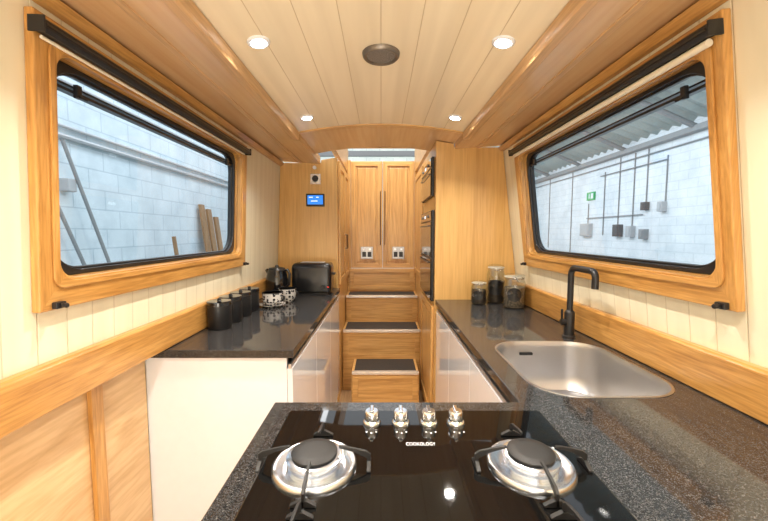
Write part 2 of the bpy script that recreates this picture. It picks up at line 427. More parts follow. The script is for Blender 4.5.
def blind(P, y0, y1, v0, wo, roll):
    r = root('roller_blind', P((y0+y1)/2, v0, -0.03))
    tag(r, 'slim black roller blind cassette rolled up on the oak window head', 'blind', 'roller blinds over the windows')
    g = G()
    pts = [(-0.0225, v0+0.004), (-wo+0.01, v0), (-wo, v0+0.006), (-wo, v0+0.022), (-wo+0.01, v0+0.029), (-0.0225, v0+0.029)]
    a = [P(y0, v, w) for w, v in pts]; b = [P(y1, v, w) for w, v in pts]
    g.loft([a, b]); g.obj('cassette', black, r, bevel=0.002)
    g = G(); g.slab(P, y0+0.004, y1-0.004, v0+0.012, v0+0.0155, -wo-0.0015, -wo+0.001); g.obj('cassette_trim', dsteel, r)
    g = G(); c = -(0.0225+roll)
    g.tube([P(y0+0.02, v0-roll, c-0.003), P(y1-0.02, v0-roll, c-0.003)], roll, 16)
    g.obj('fabric_roll', fabric, r, smooth=True)
    for u in (y0-0.004, y1):
        g = G(); g.slab(P, u, u+0.004, v0-0.004, v0+0.030, -wo-0.001, -0.0225); g.obj('bracket', black, r, bevel=0.001)
    return r
blind(PL, 0.795, 2.0, 0.612, 0.058, 0.004); blind(PR, 0.82, 2.04, 0.624, 0.056, 0.009)
for P, ys in ((PL, (0.845, 2.02)), (PR, (0.85, 2.04))):
    for u in ys:
        g = G(); g.slab(P, u-0.013, u+0.013, 0.004, 0.020, -0.036, -0.0225); g.tube([P(u, 0.012, -0.036), P(u, 0.012, -0.050)], 0.006, 10)
        tag(g.obj('blind_catch', black, bevel=0.002), 'small black blind catch on the window frame', 'catch', 'blind catches')

# ------------------------------------------------------------------ downlights
LE = 5.4
def area(name, loc, rot, sx, sy, e, col, spread=pi):
    L = bpy.data.lights.new(name, 'AREA'); L.shape = 'RECTANGLE'; L.size = sx; L.size_y = sy; L.energy = e; L.color = col; L.spread = spread
    o = bpy.data.objects.new(name, L); COL.objects.link(o); o.location = loc; o.rotation_euler = rot; return o
def downlight(x, y):
    z = cz(x)-0.0005; r = root('downlight', (x, y, z))
    tag(r, 'round recessed ceiling spotlight with white ring, lit', 'ceiling light', 'recessed ceiling spotlights')
    sl = math.atan(-2*0.045*x/0.455**2)
    T = Matrix.Rotation(-sl, 4, 'Y')
    G().lathe([(0.0235, -0.001), (0.0235, -0.0045), (0.029, -0.0055), (0.033, -0.003), (0.034, 0.002)], x, y, z-0.001, 32, T=T).obj('lamp_ring', whitem, r, smooth=True)
    G().lathe([(0.0, -0.0060), (0.023, -0.0050), (0.023, -0.001), (0, -0.001)], x, y, z-0.001, 24, T=T).obj('lamp_lens', lampm, r)
    L = bpy.data.lights.new('downlight_lamp', 'AREA'); L.shape = 'DISK'; L.size = 0.046; L.energy = LE; L.color = (1.0, 0.93, 0.83); L.spread = math.radians(130)
    o = bpy.data.objects.new('downlight_lamp', L); COL.objects.link(o); o.location = (x, y, z-0.016); par(o, r)
for x in (-0.365, 0.365):
    for y in (1.12, 1.82, 0.42, -0.28, -0.98): downlight(x, y)
# added fill lights behind the camera: one aimed forward, one up at the ceiling
area('rear_fill', (0.0, -1.5, 1.2), (math.radians(90), 0, 0), 1.4, 1.1, 9, (1.0, 0.98, 0.94))
area('ceiling_fill', (0.0, -0.75, 0.75), (math.radians(148), 0, 0), 1.2, 0.9, 27, (1.0, 0.95, 0.86))
# added warm fill above the open hatch, brightens the steps and rear doors
area('hatch_fill', (0.0, 2.95, 3.1), (math.radians(8), 0, 0), 0.9, 0.9, 42, (1.0, 0.93, 0.82))
# vent
r = root('ceiling_vent', (0.0, 1.25, 1.93)); tag(r, 'round bronze ceiling ventilator with mesh centre', 'vent')
G().lathe([(0.048, 0), (0.049, -0.012), (0.056, -0.015), (0.061, -0.010), (0.063, 0)], 0, 1.25, 1.929, 40).obj('vent_rim', ventm, r, smooth=True)
G().lathe([(0, -0.010), (0.0475, -0.010), (0.0475, -0.001), (0, -0.001)], 0, 1.25, 1.929, 32).obj('vent_mesh', mat('vent_mesh', (0.24, 0.23, 0.22), 0.5, 0.4, noise=0.7, nscale=260), r)

# ------------------------------------------------------------------ worktops
def worktop(name, poly, holes, z0, z1):
    loops = [poly]+holes; flat = [Vector((x, y, 0)) for l in loops for x, y in l]
    tris = tessellate_polygon([[Vector((x, y, 0)) for x, y in l] for l in loops])
    n = len(flat); g = G()
    vs = [(p.x, p.y, z1) for p in flat]+[(p.x, p.y, z0) for p in flat]
    fs = [tuple(t) for t in tris]+[tuple(i+n for i in t) for t in tris]
    o = 0
    for l in loops:
        k = len(l)
        fs += [(o+i, o+(i+1) % k, n+o+(i+1) % k, n+o+i) for i in range(k)]; o += k
    g.add(vs, fs); return g.obj(name, gran, bevel=0.0025)
SX0, SX1, SY0, SY1 = 0.412, 0.815, 0.892, 1.378
SR = 0.12
sinkhole = rrect(SX0+0.006, SX1-0.006, SY0+0.006, SY1-0.006, SR-0.004)
TY = 2.27
o = worktop('worktop', [(-0.265, 0.24), (0.345, 0.24), (0.345, -0.6), (0.873, -0.6), (0.873, TY), (0.345, TY), (0.345, 0.871), (-0.265, 0.871)], [sinkhole], 0.88, CZ)
tag(o, 'L-shaped polished black granite worktop with sink cutout and peninsula', 'worktop')
o = worktop('worktop', [(-0.863, 1.272), (-0.317, 1.272), (-0.317, 2.757), (-0.863, 2.757)], [], 0.88, CZ)
tag(o, 'straight polished black granite worktop with toaster and canisters', 'worktop')

# base cabinets
def base_unit(x0, x1, y0, y1, side, label):
    r = root('base_cabinet', ((x0+x1)/2, (y0+y1)/2, 0)); tag(r, label, 'kitchen cabinet', 'white gloss base cabinets')
    t = 0.018; g = G()
    xf0, xf1 = (x0, x1-0.02) if side > 0 else (x0+0.02, x1)
    g.box(xf0, xf1, y0, y0+t, 0.0, 0.879); g.box(xf0, xf1, y1-t, y1, 0.0, 0.879)
    g.box(xf0, xf1, y0+t, y1-t, 0.10, 0.118)
    xb = xf0 if side > 0 else xf1-0.008
    g.box(xb, xb+0.008, y0+t, y1-t, 0.118, 0.879)
    px = xf1-0.06 if side > 0 else xf0+0.045
    g.box(px, px+0.015, y0+t, y1-t, 0.0, 0.10)
    g.obj('body', whitem, r)
    dx0, dx1 = (x1-0.019, x1) if side > 0 else (x0, x0+0.019)
    g = G(); g.box(dx0, dx1, y0+0.0015, y1-0.0015, 0.105, 0.835)
    d = g.obj('door', white, r, bevel=0.0015)
    g = G(); hx = dx0
    g.box(hx+0.004, hx+0.015, y0+0.0015, y1-0.0015, 0.8355, 0.852)
    g.obj('handle', steel, d, bevel=0.001)
    return r
for a, b in ((1.285, 1.775), (1.776, 2.266), (2.267, 2.756)):
    base_unit(-0.862, -0.325, a, b, 1, 'gloss white handleless base cabinet under the black worktop')
for a, b in ((0.875, 1.395), (1.396, 1.83), (1.831, 2.266)):
    base_unit(0.353, 0.868, a, b, -1, 'gloss white handleless base cabinet under the black worktop')
# peninsula carcass
r = root('peninsula_cabinet', (0.03, 0.55, 0)); tag(r, 'white cabinet carcass carrying the peninsula hob', 'kitchen cabinet')
g = G(); g.box(-0.25, -0.232, 0.26, 0.86, 0, 0.879); g.box(0.315, 0.333, 0.26, 0.86, 0, 0.879); g.box(-0.232, 0.315, 0.842, 0.86, 0, 0.879); g.box(-0.232, 0.315, 0.26, 0.842, 0.1, 0.118)
g.obj('body', whitem, r)
G().box(-0.249, 0.332, 0.24, 0.259, 0.105, 0.83).obj('door', white, r, bevel=0.0015)

# ------------------------------------------------------------------ tall cabinets
PAX = lambda x, s: (lambda u, v, w: Vector((x+s*w, u, v)))       # plane X=x, w outward s
PAY = lambda y: (lambda u, v, w: Vector((u, y-w, v)))            # plane Y=y, w toward camera
def shaker(name, P, u0, u1, v0, v1, parent, w=0.018, fr=0.05, mats=None):
    g = G(); mats = mats or [oakY, oakZ]
    g.ring(P, (u0, u1, v0, v1, 0), (u0+fr, u1-fr, v0+fr, v1-fr, 0), 0.0005, w, 0, 1)
    g.slab(P, u0+fr-0.002, u1-fr+0.002, v0+fr-0.002, v1-fr+0.002, 0.0005, w*0.4, 1)
    g.slab(P, u0+fr+0.02, u1-fr-0.02, v0+fr+0.02, v1-fr-0.02, w*0.4, w*0.75, 1)
    return g.obj(name, mats, parent, bevel=0.003)
LX, RX = -0.33, 0.342
def tallpoly(W, xf):
    s = W['s']; d = 0.002*s
    p = [(xf, 0.0), (xf, cz(xf)-0.003)]
    p += [(s*0.45, cz(0.45)-0.003), (s*0.455, 1.86), (wx(W, 1.862)-d, 1.862), (wx(W, 0.91)-d, 0.91), (wx(W, 0)-d, 0)]
    return p
r = root('tall_cabinet', (-0.55, 3.1, 0)); tag(r, 'full-height oak cupboard with plain end panel and panelled doors', 'tall cupboard')
g = G(); g.prism(tallpoly(WL, LX), 2.762, 3.555); g.obj('body', veneer, r, bevel=0.002)
P = PAX(LX, 1)
shaker('door', P, 2.79, 3.16, 0.93, 1.88, r); shaker('door', P, 3.17, 3.53, 0.93, 1.88, r)
for u in (3.13, 3.20):
    g = G(); g.tube([P(u, 1.2, 0.018), P(u, 1.2, 0.035), P(u, 1.32, 0.035), P(u, 1.32, 0.018)], 0.005, 8); g.obj('handle', bronze, r, smooth=True)
r = root('oven_housing', (0.6, 2.9, 0)); tag(r, 'full-height oak appliance housing with plain veneered end', 'tall cupboard')
g = G(); g.prism(tallpoly(WR, RX), TY+0.002, 3.555); g.obj('body', veneer, r, bevel=0.002)
P = PAX(RX, -1)
shaker('door', P, 2.30, 2.90, 0.1, 0.86, r); shaker('door', P, 2.93, 3.53, 0.95, 1.87, r, w=0.012)
# oven
def oven(name, y0, y1, z0, z1, label, split):
    r = root(name, (RX, 2.6, z0)); tag(r, label, 'oven' if name != 'microwave' else 'microwave')
    G().slab(P, y0, y1, z0, z1, 0.001, 0.018).obj('body', black, r, bevel=0.003)
    zs = [z0]+split+[z1-0.07]
    for a, b in zip(zs[:-1], zs[1:]):
        d = G().slab(P, y0+0.005, y1-0.005, a+0.006, b-0.006, 0.0182, 0.024).obj('door', gblack, r, bevel=0.002)
        g = G(); g.tube([P(y0+0.07, b-0.03, 0.024), P(y0+0.07, b-0.03, 0.033), P(y1-0.06, b-0.03, 0.033), P(y1-0.06, b-0.03, 0.024)], 0.0035, 10); g.obj('handle', dsteel, d, smooth=True)
    G().slab(P, y0+0.005, y1-0.005, z1-0.065, z1-0.006, 0.0182, 0.023).obj('control_panel', gblack, r, bevel=0.002)
    G().slab(P, 2.58, 2.65, z1-0.045, z1-0.025, 0.0231, 0.0236).obj('clock_display', whiteglow, r)
    for u in (2.46, 2.76):
        G().tube([P(u, z1-0.036, 0.0231), P(u, z1-0.036, 0.030)], 0.009, 16).obj('knob', dsteel, r, smooth=True)
oven('oven', 2.31, 2.91, 0.89, 1.48, 'built-in black glass double oven with slim handles', [1.17])
oven('microwave', 2.34, 2.88, 1.57, 1.82, 'built-in black glass microwave above the oven', [])

# control panels on left tall cabinet
Pc = PAY(2.762)
r = root('heating_display', Pc(-0.497, 1.545, 0)); tag(r, 'small control display with black bezel and blue screen', 'display')
G().slab(Pc, -0.568, -0.428, 1.535, 1.63, 0.0, 0.012).obj('display_case', black, r, bevel=0.004)
G().slab(Pc, -0.556, -0.440, 1.55, 1.618, 0.0122, 0.0132).obj('screen', bluescr, r)
g = G()
for u0, v0, w in ((-0.545, 1.60, 0.03), (-0.49, 1.60, 0.02), (-0.53, 1.572, 0.05)): g.slab(Pc, u0, u0+w, v0, v0+0.006, 0.0133, 0.0137)
g.obj('screen_marks', whiteglow, r)
r = root('gauge_switch', Pc(-0.497, 1.7, 0)); tag(r, 'square chrome control plate with round black dial', 'switch')
G().slab(Pc, -0.535, -0.455, 1.70, 1.78, 0.0005, 0.008).obj('plate', nosing, r, bevel=0.003)
G().tube([Pc(-0.495, 1.742, 0.008), Pc(-0.495, 1.742, 0.016)], 0.024, 24).obj('dial', black, r, smooth=True)
r = root('alarm_sensor', Pc(-0.497, 1.81, 0)); tag(r, 'tiny round white sensor above the dial plate', 'sensor')
G().tube([Pc(-0.5, 1.825, 0.0005), Pc(-0.5, 1.825, 0.012)], 0.014, 20).obj('sensor_body', whitem, r, smooth=True)

# ------------------------------------------------------------------ steps, doors
def step(x0, x1, y0, y1, z, label, z0=0.0):
    r = root('step', ((x0+x1)/2, (y0+y1)/2, z0)); tag(r, label, 'step', 'oak boarding steps')
    g = G(); g.box(x0, x1, y0+0.006, y1-0.001, z0, z-0.02); g.obj('body', oakX, r, bevel=0.002)
    g = G(); g.ring(PAY(y0+0.006), (x0+0.01, x1-0.01, z0+0.012 if z0 == 0 else z0, z-0.03, 0), (x0+0.05, x1-0.05, max(z0, z-0.24)+0.03, z-0.055, 0), 0.0003, 0.006); g.obj('riser_frame', oakX, r, bevel=0.001)
    g = G(); g.box(x0, x1, y0+0.002, y1-0.001, z-0.0195, z-0.003); g.obj('tread', oakX, r, bevel=0.002)
    g = G(); g.box(x0+0.02, x1-0.02, y0+0.035, y1-0.012, z-0.0028, z); g.obj('tread_mat', rubber, r)
    g = G(); g.box(x0+0.005, x1-0.005, y0-0.004, y0+0.032, z-0.0028, z+0.002); g.box(x0+0.005, x1-0.005, y0-0.004, y0+0.0015, z-0.018, z-0.0028); g.obj('nosing', nosing, r, bevel=0.001)
step(-0.225, 0.29, 2.66, 2.965, 0.28, 'loose oak step box with dark mat and metal nosing')
step(-0.325, 0.335, 2.967, 3.27, 0.52, 'fixed oak step with dark mat and metal nosing')
step(-0.325, 0.34, 3.272, 3.53, 0.76, 'fixed oak step with dark mat and metal nosing')
struct(G().box(-0.329, 0.341, 3.532, 3.57, 0.0, 0.985).obj('wall_end', oakX, bevel=0.002), 'oak bulkhead below the rear doors')
g = G(); g.ring(PAY(3.532), (-0.31, 0.325, 0.775, 0.98, 0), (-0.27, 0.285, 0.81, 0.945, 0), 0.0005, 0.008)
struct(g.obj('trim_11', oakX, bevel=0.002), 'oak panel moulding')
g = G(); g.box(-0.345, -0.296, 3.556, 3.60, 0.986, 2.04); g.box(0.326, 0.36, 3.556, 3.60, 0.986, 2.04)
struct(g.obj('trim_13', oakZ, bevel=0.002), 'oak door posts')
P = PAY(3.58)
for k, (a, b) in enumerate(((-0.293, 0.014), (0.018, 0.323))):
    r = root('door_%d' % (k+1), ((a+b)/2, 3.58, 0.99)); struct(r, 'oak panelled rear door leaf')
    d = shaker('door_leaf', P, a, b, 0.99, 2.03, r, w=0.025, fr=0.045, mats=[oakX, oakZ])
    hx = b-0.02 if k == 0 else a+0.02
    g = G(); g.tube([P(hx, 1.22, 0.025), P(hx, 1.22, 0.042), P(hx, 1.74, 0.042), P(hx, 1.74, 0.025)], 0.0045, 8); g.obj('handle', bronze, r, smooth=True)
    cx = (a+b)/2
    r2 = root('wall_socket', P(cx, 1.07, 0.03)); tag(r2, 'chrome double socket plate with black inserts', 'socket', 'chrome sockets on the rear doors')
    G().slab(P, cx-0.06, cx+0.06, 1.08, 1.20, 0.0255, 0.033).obj('plate', sockp, r2, bevel=0.003)
    g = G(); g.slab(P, cx-0.045, cx-0.008, 1.10, 1.15, 0.0332, 0.036); g.slab(P, cx+0.008, cx+0.045, 1.10, 1.15, 0.0332, 0.036); g.obj('insert', mblack, r2)
    for dx in (-0.03, 0.03): G().slab(P, cx+dx-0.009, cx+dx+0.009, 1.165, 1.185, 0.0332, 0.039).obj('switch', whitem, r2, bevel=0.001)
# hatch coaming
g = G(); g.box(-0.36, -0.322, 2.58, 3.6, 1.925, 2.14); g.box(0.33, 0.36, 2.58, 3.6, 1.925, 2.14); g.box(-0.36, 0.36, 2.561, 2.58, 1.925, 2.02)
struct(g.obj('trim_12', oakX), 'oak hatch coaming')

# ------------------------------------------------------------------ hob
HX, HY0, HY1 = 0.079, 0.300, 0.816
hob = root('gas_hob', (HX, 0.56, CZ)); tag(hob, 'black glass gas hob with steel burners and iron pan supports', 'hob')
g = G(); lp = rrect(HX-0.293, HX+0.293, HY0, HY1, 0.008)
lp2 = rrect(HX-0.290, HX+0.290, HY0+0.003, HY1-0.003, 0.006)
g.loft([[(x, y, CZ+0.0005) for x, y in lp], [(x, y, CZ+0.005) for x, y in lp], [(x, y, CZ+0.007) for x, y in lp2]])
g.obj('glass_top', hobglass, hob)
HZ = CZ+0.007
def burner(x, y, sc):
    b = root('burner', (x, y, HZ)); par(b, hob)
    R = 0.071*sc
    G().lathe([(R, 0.0002), (R, 0.004), (R*0.96, 0.008), (R*0.90, 0.0085), (R*0.80, 0.004), (R*0.7, 0.003), (R*0.6, 0.003), (R*0.6, 0.0)], x, y, HZ, 48).obj('drip_ring', burnsteel, b, smooth=True)
    G().lathe([(R*0.62, 0.0032), (R*0.62, 0.007), (R*0.56, 0.009), (R*0.56, 0.014), (R*0.66, 0.016), (R*0.66, 0.021), (R*0.60, 0.023), (R*0.3, 0.023), (R*0.3, 0.0032)], x, y, HZ, 48).obj('flame_crown', burnsteel, b, smooth=True)
    G().lathe([(R*0.50, 0.0233), (R*0.54, 0.025), (R*0.54, 0.028), (R*0.50, 0.030), (R*0.3, 0.031), (0, 0.031)], x, y, HZ, 48).obj('burner_cap', iron, b, smooth=True)
    G().tube([(x+R*0.70, y+R*0.35, HZ+0.003), (x+R*0.70, y+R*0.35, HZ+0.018)], 0.0025, 8).obj('igniter', lgrey, b)
    for k in range(4):
        g = G()
        a = k*pi/2
        def Q(r, t, z): return Vector((x+r*math.cos(a)-t*math.sin(a), y+r*math.sin(a)+t*math.cos(a), HZ+z))
        r0, r1 = R*0.58, 0.100
        th = 0.0025
        prof = [(r0, 0.034, 0.038), (r0+0.012, 0.031, 0.037), (r1-0.03, 0.027, 0.034), (r1-0.008, 0.016, 0.029), (r1, 0.001, 0.023)]
        g.loft([[Q(rr, -th, zb), Q(rr, th, zb), Q(rr, th, zt), Q(rr, -th, zt)] for rr, zb, zt in prof])
        g.loft([[Q(r1-0.007, t, 0.001), Q(r1, t, 0.001), Q(r1, t, h), Q(r1-0.007, t, h)] for t, h in ((-0.020, 0.004), (-0.005, 0.012), (0.005, 0.012), (0.020, 0.004))])
        g.obj('pan_support_arm', iron, b, bevel=0.0008)
burner(-0.118, 0.612, 1.05); burner(0.266, 0.612, 1.05); burner(-0.118, 0.396, 0.85); burner(0.266, 0.396, 0.85)
KY = 0.758
for i, x in enumerate((-0.020, 0.043, 0.104, 0.163)):
    k = root('knob', (x, KY, HZ)); par(k, hob)
    G().lathe([(0.0195, 0.0002), (0.0195, 0.004), (0.018, 0.007), (0.0155, 0.009), (0.015, 0.026), (0.013, 0.029), (0, 0.029)], x, KY, HZ, 32).obj('knob_body', chrome, k, smooth=True)
    g = G(); g.box(x-0.004, x+0.004, KY-0.015, KY+0.015, HZ+0.0291, HZ+0.034); g.obj('knob_grip', chrome, k, bevel=0.0015)
    for q, dx in enumerate((-0.010, 0.0, 0.010)):
        g = G(); g.lathe([(0.0018, 0.0001), (0.0018, 0.0004)], x+dx, KY-0.036-(0.004 if q == 1 else 0), HZ, 10)
        g.obj('knob_marking', whitem, hob)
text('brand_lettering', 'COOKOLOGY', 0.0102, (0.078, 0.678, HZ+0.0006), Matrix.Diagonal((0.88, 1.4, 1, 1)), whitem, hob)

# ------------------------------------------------------------------ sink & tap
r = root('sink', (0.6, 1.14, 0.75)); tag(r, 'rounded stainless steel sink bowl set in black granite', 'sink')
loops = []
for ins, z, rr in ((0.0, 0.9105, SR), (0.0003, 0.9120, SR), (0.007, 0.9120, SR-0.006), (0.009, 0.906, SR-0.009), (0.011, 0.89, 0.108), (0.016, 0.79, 0.102), (0.022, 0.755, 0.098), (0.038, 0.732, 0.085), (0.070, 0.724, 0.06), (0.145, 0.720, 0.02)):
    loops.append([(x, y, z) for x, y in rrect(SX0+ins, SX1-ins, SY0+ins, SY1-ins, rr, 14)])
G().loft(loops, False, True).obj('bowl', steel, r, smooth=True)
G().lathe([(0.0, 0.004), (0.025, 0.002), (0.03, 0.005), (0.042, 0.005), (0.045, 0.001)], 0.61, 1.14, 0.720, 32).obj('drain', satinchrome, r, smooth=True)
g = G(); g.box(0.535, 0.585, 1.355, 1.3645, 0.862, 0.872); g.obj('overflow', mblack, r, bevel=0.002)
tx, ty = 0.765, 1.44
r = root('tap', (tx, ty, CZ)); tag(r, 'matt black swan-neck mixer tap beside the sink', 'tap')
G().lathe([(0.025, 0.0005), (0.025, 0.006), (0.0195, 0.010), (0.0195, 0.10), (0.018, 0.105), (0.0135, 0.11), (0.0135, 0.104)], tx, ty, CZ, 32).obj('tap_body', mblack, r, smooth=True)
pts = [(tx, ty, CZ+0.10), (tx, ty, CZ+0.256)]
for i in range(1, 7):
    a = pi/2*i/6; pts.append((tx, ty-0.028+0.028*math.cos(a), CZ+0.256+0.028*math.sin(a)))
pts.append((tx, ty-0.13, CZ+0.284))
for i in range(1, 7):
    a = pi/2*i/6; pts.append((tx, ty-0.14-0.024*math.sin(a), CZ+0.260+0.024*math.cos(a)))
pts.append((tx, ty-0.164, CZ+0.222))
G().tube(pts, 0.0120, 16).obj('spout', mblack, r, smooth=True)
g = G(); g.tube([(tx-0.016, ty, CZ+0.062), (tx-0.034, ty, CZ+0.062)], 0.013, 16); g.tube([(tx-0.030, ty, CZ+0.068), (tx-0.034, ty-0.005, CZ+0.115)], 0.0045, 10)
g.obj('lever', mblack, r, smooth=True)

# ------------------------------------------------------------------ jars
sealm = mat('seal', (0.70, 0.66, 0.58), 0.6)
def jar(x, y, rd, h, fill, cm, label):
    r = root('glass_jar', (x, y, CZ)); tag(r, label, 'jar', 'clip-top glass storage jars')
    t = 0.003
    G().lathe([(0.0, 0.001), (rd*0.9, 0.001), (rd, 0.01), (rd, h*0.74), (rd*0.86, h*0.84), (rd*0.86, h*0.90), (rd*0.86-t, h*0.90), (rd*0.86-t, h*0.84), (rd-t, h*0.73), (rd-t, 0.013), (rd*0.88, 0.006), (0, 0.006)], x, y, CZ, 40).obj('jar_body', jarglass, r, smooth=True)
    G().lathe([(0, 0.0065), (rd*0.86, 0.0065), (rd-t-0.001, 0.015), (rd-t-0.001, h*fill), (rd*0.5, h*fill+0.006), (0, h*fill+0.004)], x, y, CZ, 32).obj('contents', cm, r, smooth=True)
    G().lathe([(rd*0.80, h*0.902), (rd*0.93, h*0.902), (rd*0.93, h*0.925), (rd*0.80, h*0.925)], x, y, CZ, 32).obj('seal', sealm, r, smooth=True)
    G().lathe([(0, h*0.926), (rd*0.93, h*0.926), (rd*0.95, h*0.95), (rd*0.8, h*0.975), (rd*0.3, h), (0, h)], x, y, CZ, 32).obj('lid', jarglass, r, smooth=True)
    g = G()
    ring = [(x+rd*0.9*math.cos(a), y+rd*0.9*math.sin(a), CZ+h*0.86) for a in [2*pi*i/24 for i in range(25)]]
    g.tube(ring, 0.0018, 6, cap=False)
    g.tube([(x-rd*0.5, y-rd*0.8, CZ+h*0.86), (x-rd*0.3, y-rd*1.02, CZ+h*0.94), (x, y-rd*1.05, CZ+h*0.78), (x+rd*0.3, y-rd*1.02, CZ+h*0.94), (x+rd*0.5, y-rd*0.8, CZ+h*0.86)], 0.002, 6)
    g.obj('wire_clip', chrome, r, smooth=True)
    am = -pi/2-0.35; hr = h*0.20; vs = []; fs = []
    vs.append((x+(rd+0.001)*math.cos(am), y+(rd+0.001)*math.sin(am), CZ+h*0.42))
    for i in range(24):
        t2 = 2*pi*i/24; aa = am+hr*math.cos(t2)/rd
        vs.append((x+(rd+0.001)*math.cos(aa), y+(rd+0.001)*math.sin(aa), CZ+h*0.42+hr*math.sin(t2)))
        fs.append((0, i+1, (i+1) % 24+1))
    G().add(vs, fs).obj('jar_label', mblack, r)
jar(0.755, 2.02, 0.060, 0.195, 0.6, seed2, 'large glass clip jar with dry contents and black label')
jar(0.70, 2.18, 0.052, 0.235, 0.55, seed, 'tall glass clip jar with dark contents beside the oak panel')
jar(0.585, 2.13, 0.047, 0.14, 0.6, seed, 'small glass clip jar with dark contents on black worktop')

# ------------------------------------------------------------------ canisters
def canister(x, y):
    r = root('canister', (x, y, CZ)); tag(r, 'round matt black storage canister with flat lid', 'canister', 'black kitchen canisters')
    G().lathe([(0, 0.0005), (0.048, 0.0005), (0.05, 0.004), (0.05, 0.105), (0, 0.105)], x, y, CZ, 36).obj('canister_body', black, r, smooth=True)
    G().lathe([(0, 0.1055), (0.0515, 0.1055), (0.0515, 0.120), (0.049, 0.123), (0, 0.123)], x, y, CZ, 36).obj('canister_lid', gblack, r, smooth=True)
    G().lathe([(0, 0.1232), (0.010, 0.1232), (0.007, 0.128), (0.011, 0.132), (0, 0.135)], x, y, CZ, 20).obj('lid_knob', black, r, smooth=True)
    return r
c = canister(-0.718, 1.58)
for k in range(1, 4): dup(c, (0.0, 0.122*k, 0))

# cups and saucer
cxx, cyy = -0.63, 2.06
r = root('saucer', (cxx, cyy, CZ)); tag(r, 'black and white patterned saucer under a cup', 'saucer')
G().lathe([(0, 0.001), (0.045, 0.001), (0.05, 0.004), (0.074, 0.013), (0.075, 0.016), (0.048, 0.008), (0, 0.007)], cxx, cyy, CZ, 40).obj('saucer_dish', chinam, r, smooth=True)
def cup(cxx, cyy, z, R, H):
    r = root('cup', (cxx, cyy, z)); tag(r, 'round black and white patterned china cup', 'cup', 'patterned cups')
    G().lathe([(0, 0.0005), (R*0.55, 0.0005), (R*0.65, 0.008), (R*0.95, H*0.35), (R, H-0.004), (R*0.95, H-0.004), (R*0.85, H*0.4), (R*0.5, 0.012), (0, 0.012)], cxx, cyy, z, 36).obj('cup_bowl', chinam, r, smooth=True)
    G().lathe([(R*1.005, H-0.0038), (R*1.01, H), (R*0.94, H), (R*0.945, H-0.0038)], cxx, cyy, z, 36).obj('cup_rim', mblack, r, smooth=True)
    pts = [(cxx+R*0.88+0.022*math.sin(a), cyy-0.01, z+H*0.55+0.018*math.cos(a)) for a in [pi*i/8 for i in range(9)]]
    G().tube(pts, 0.0045, 8).obj('handle', mblack, r, smooth=True)
cup(cxx, cyy, CZ+0.0085, 0.056, 0.075)
cup(-0.578, 2.205, CZ, 0.054, 0.085)

# toaster
r = root('toaster', (-0.475, 2.55, CZ)); tag(r, 'gloss black two-slot toaster with dial and lever', 'toaster')
x0, x1, y0, y1 = -0.62, -0.345, 2.46, 2.64
lo = []
for ins, z in ((0.012, 0.012), (0.0, 0.02), (0.0, 0.18), (0.004, 0.20), (0.014, 0.212), (0.035, 0.216)):
    lo.append([(x, y, CZ+z) for x, y in rrect(x0+ins, x1-ins, y0+ins, y1-ins, 0.03)])
G().loft(lo).obj('toaster_body', toastb, r, smooth=True)
g = G(); g.box(x0+0.02, x1-0.02, y0+0.02, y1-0.02, CZ+0.0005, CZ+0.0115); g.obj('base', mblack, r, bevel=0.002)
for yy in (2.525, 2.575): G().box(x0+0.055, x1-0.055, yy-0.012, yy+0.012, CZ+0.2163, CZ+0.219).obj('slot', steel, r, bevel=0.001)
G().tube([(-0.40, y0-0.001, CZ+0.05), (-0.40, y0-0.016, CZ+0.05)], 0.016, 20).obj('dial', black, r, smooth=True)
G().lathe([(0, 0), (0.006, 0), (0.006, 0.004), (0, 0.004)], -0.365, y0-0.002, CZ+0.05, 12).obj('indicator', red, r)
G().box(x1+0.0005, x1+0.02, 2.53, 2.57, CZ+0.13, CZ+0.145).obj('lever', black, r, bevel=0.003)
# kettle
kx, ky = -0.697, 2.40
r = root('kettle', (kx, ky, CZ)); tag(r, 'gloss black electric jug kettle beside the toaster', 'kettle')
G().lathe([(0, 0.0005), (0.070, 0.0005), (0.072, 0.006), (0.070, 0.022), (0, 0.022)], kx, ky, CZ, 36).obj('kettle_base', mblack, r, smooth=True)
G().lathe([(0, 0.0225), (0.070, 0.0225), (0.074, 0.03), (0.074, 0.08), (0.068, 0.14), (0.058, 0.180), (0, 0.180)], kx, ky, CZ, 36).obj('kettle_body', gblack, r, smooth=True)
G().lathe([(0, 0.1805), (0.056, 0.1805), (0.050, 0.192), (0.014, 0.199), (0.010, 0.209), (0.0, 0.212)], kx, ky, CZ, 30).obj('lid', black, r, smooth=True)
G().tube([(kx+0.050, ky-0.02, CZ+0.172), (kx+0.080, ky-0.035, CZ+0.182), (kx+0.096, ky-0.045, CZ+0.155), (kx+0.090, ky-0.045, CZ+0.085), (kx+0.062, ky-0.03, CZ+0.06)], 0.009, 10).obj('handle', black, r, smooth=True)
G().tube([(kx-0.045, ky, CZ+0.15), (kx-0.072, ky, CZ+0.18)], [0.02, 0.010], 12).obj('spout', gblack, r, smooth=True)

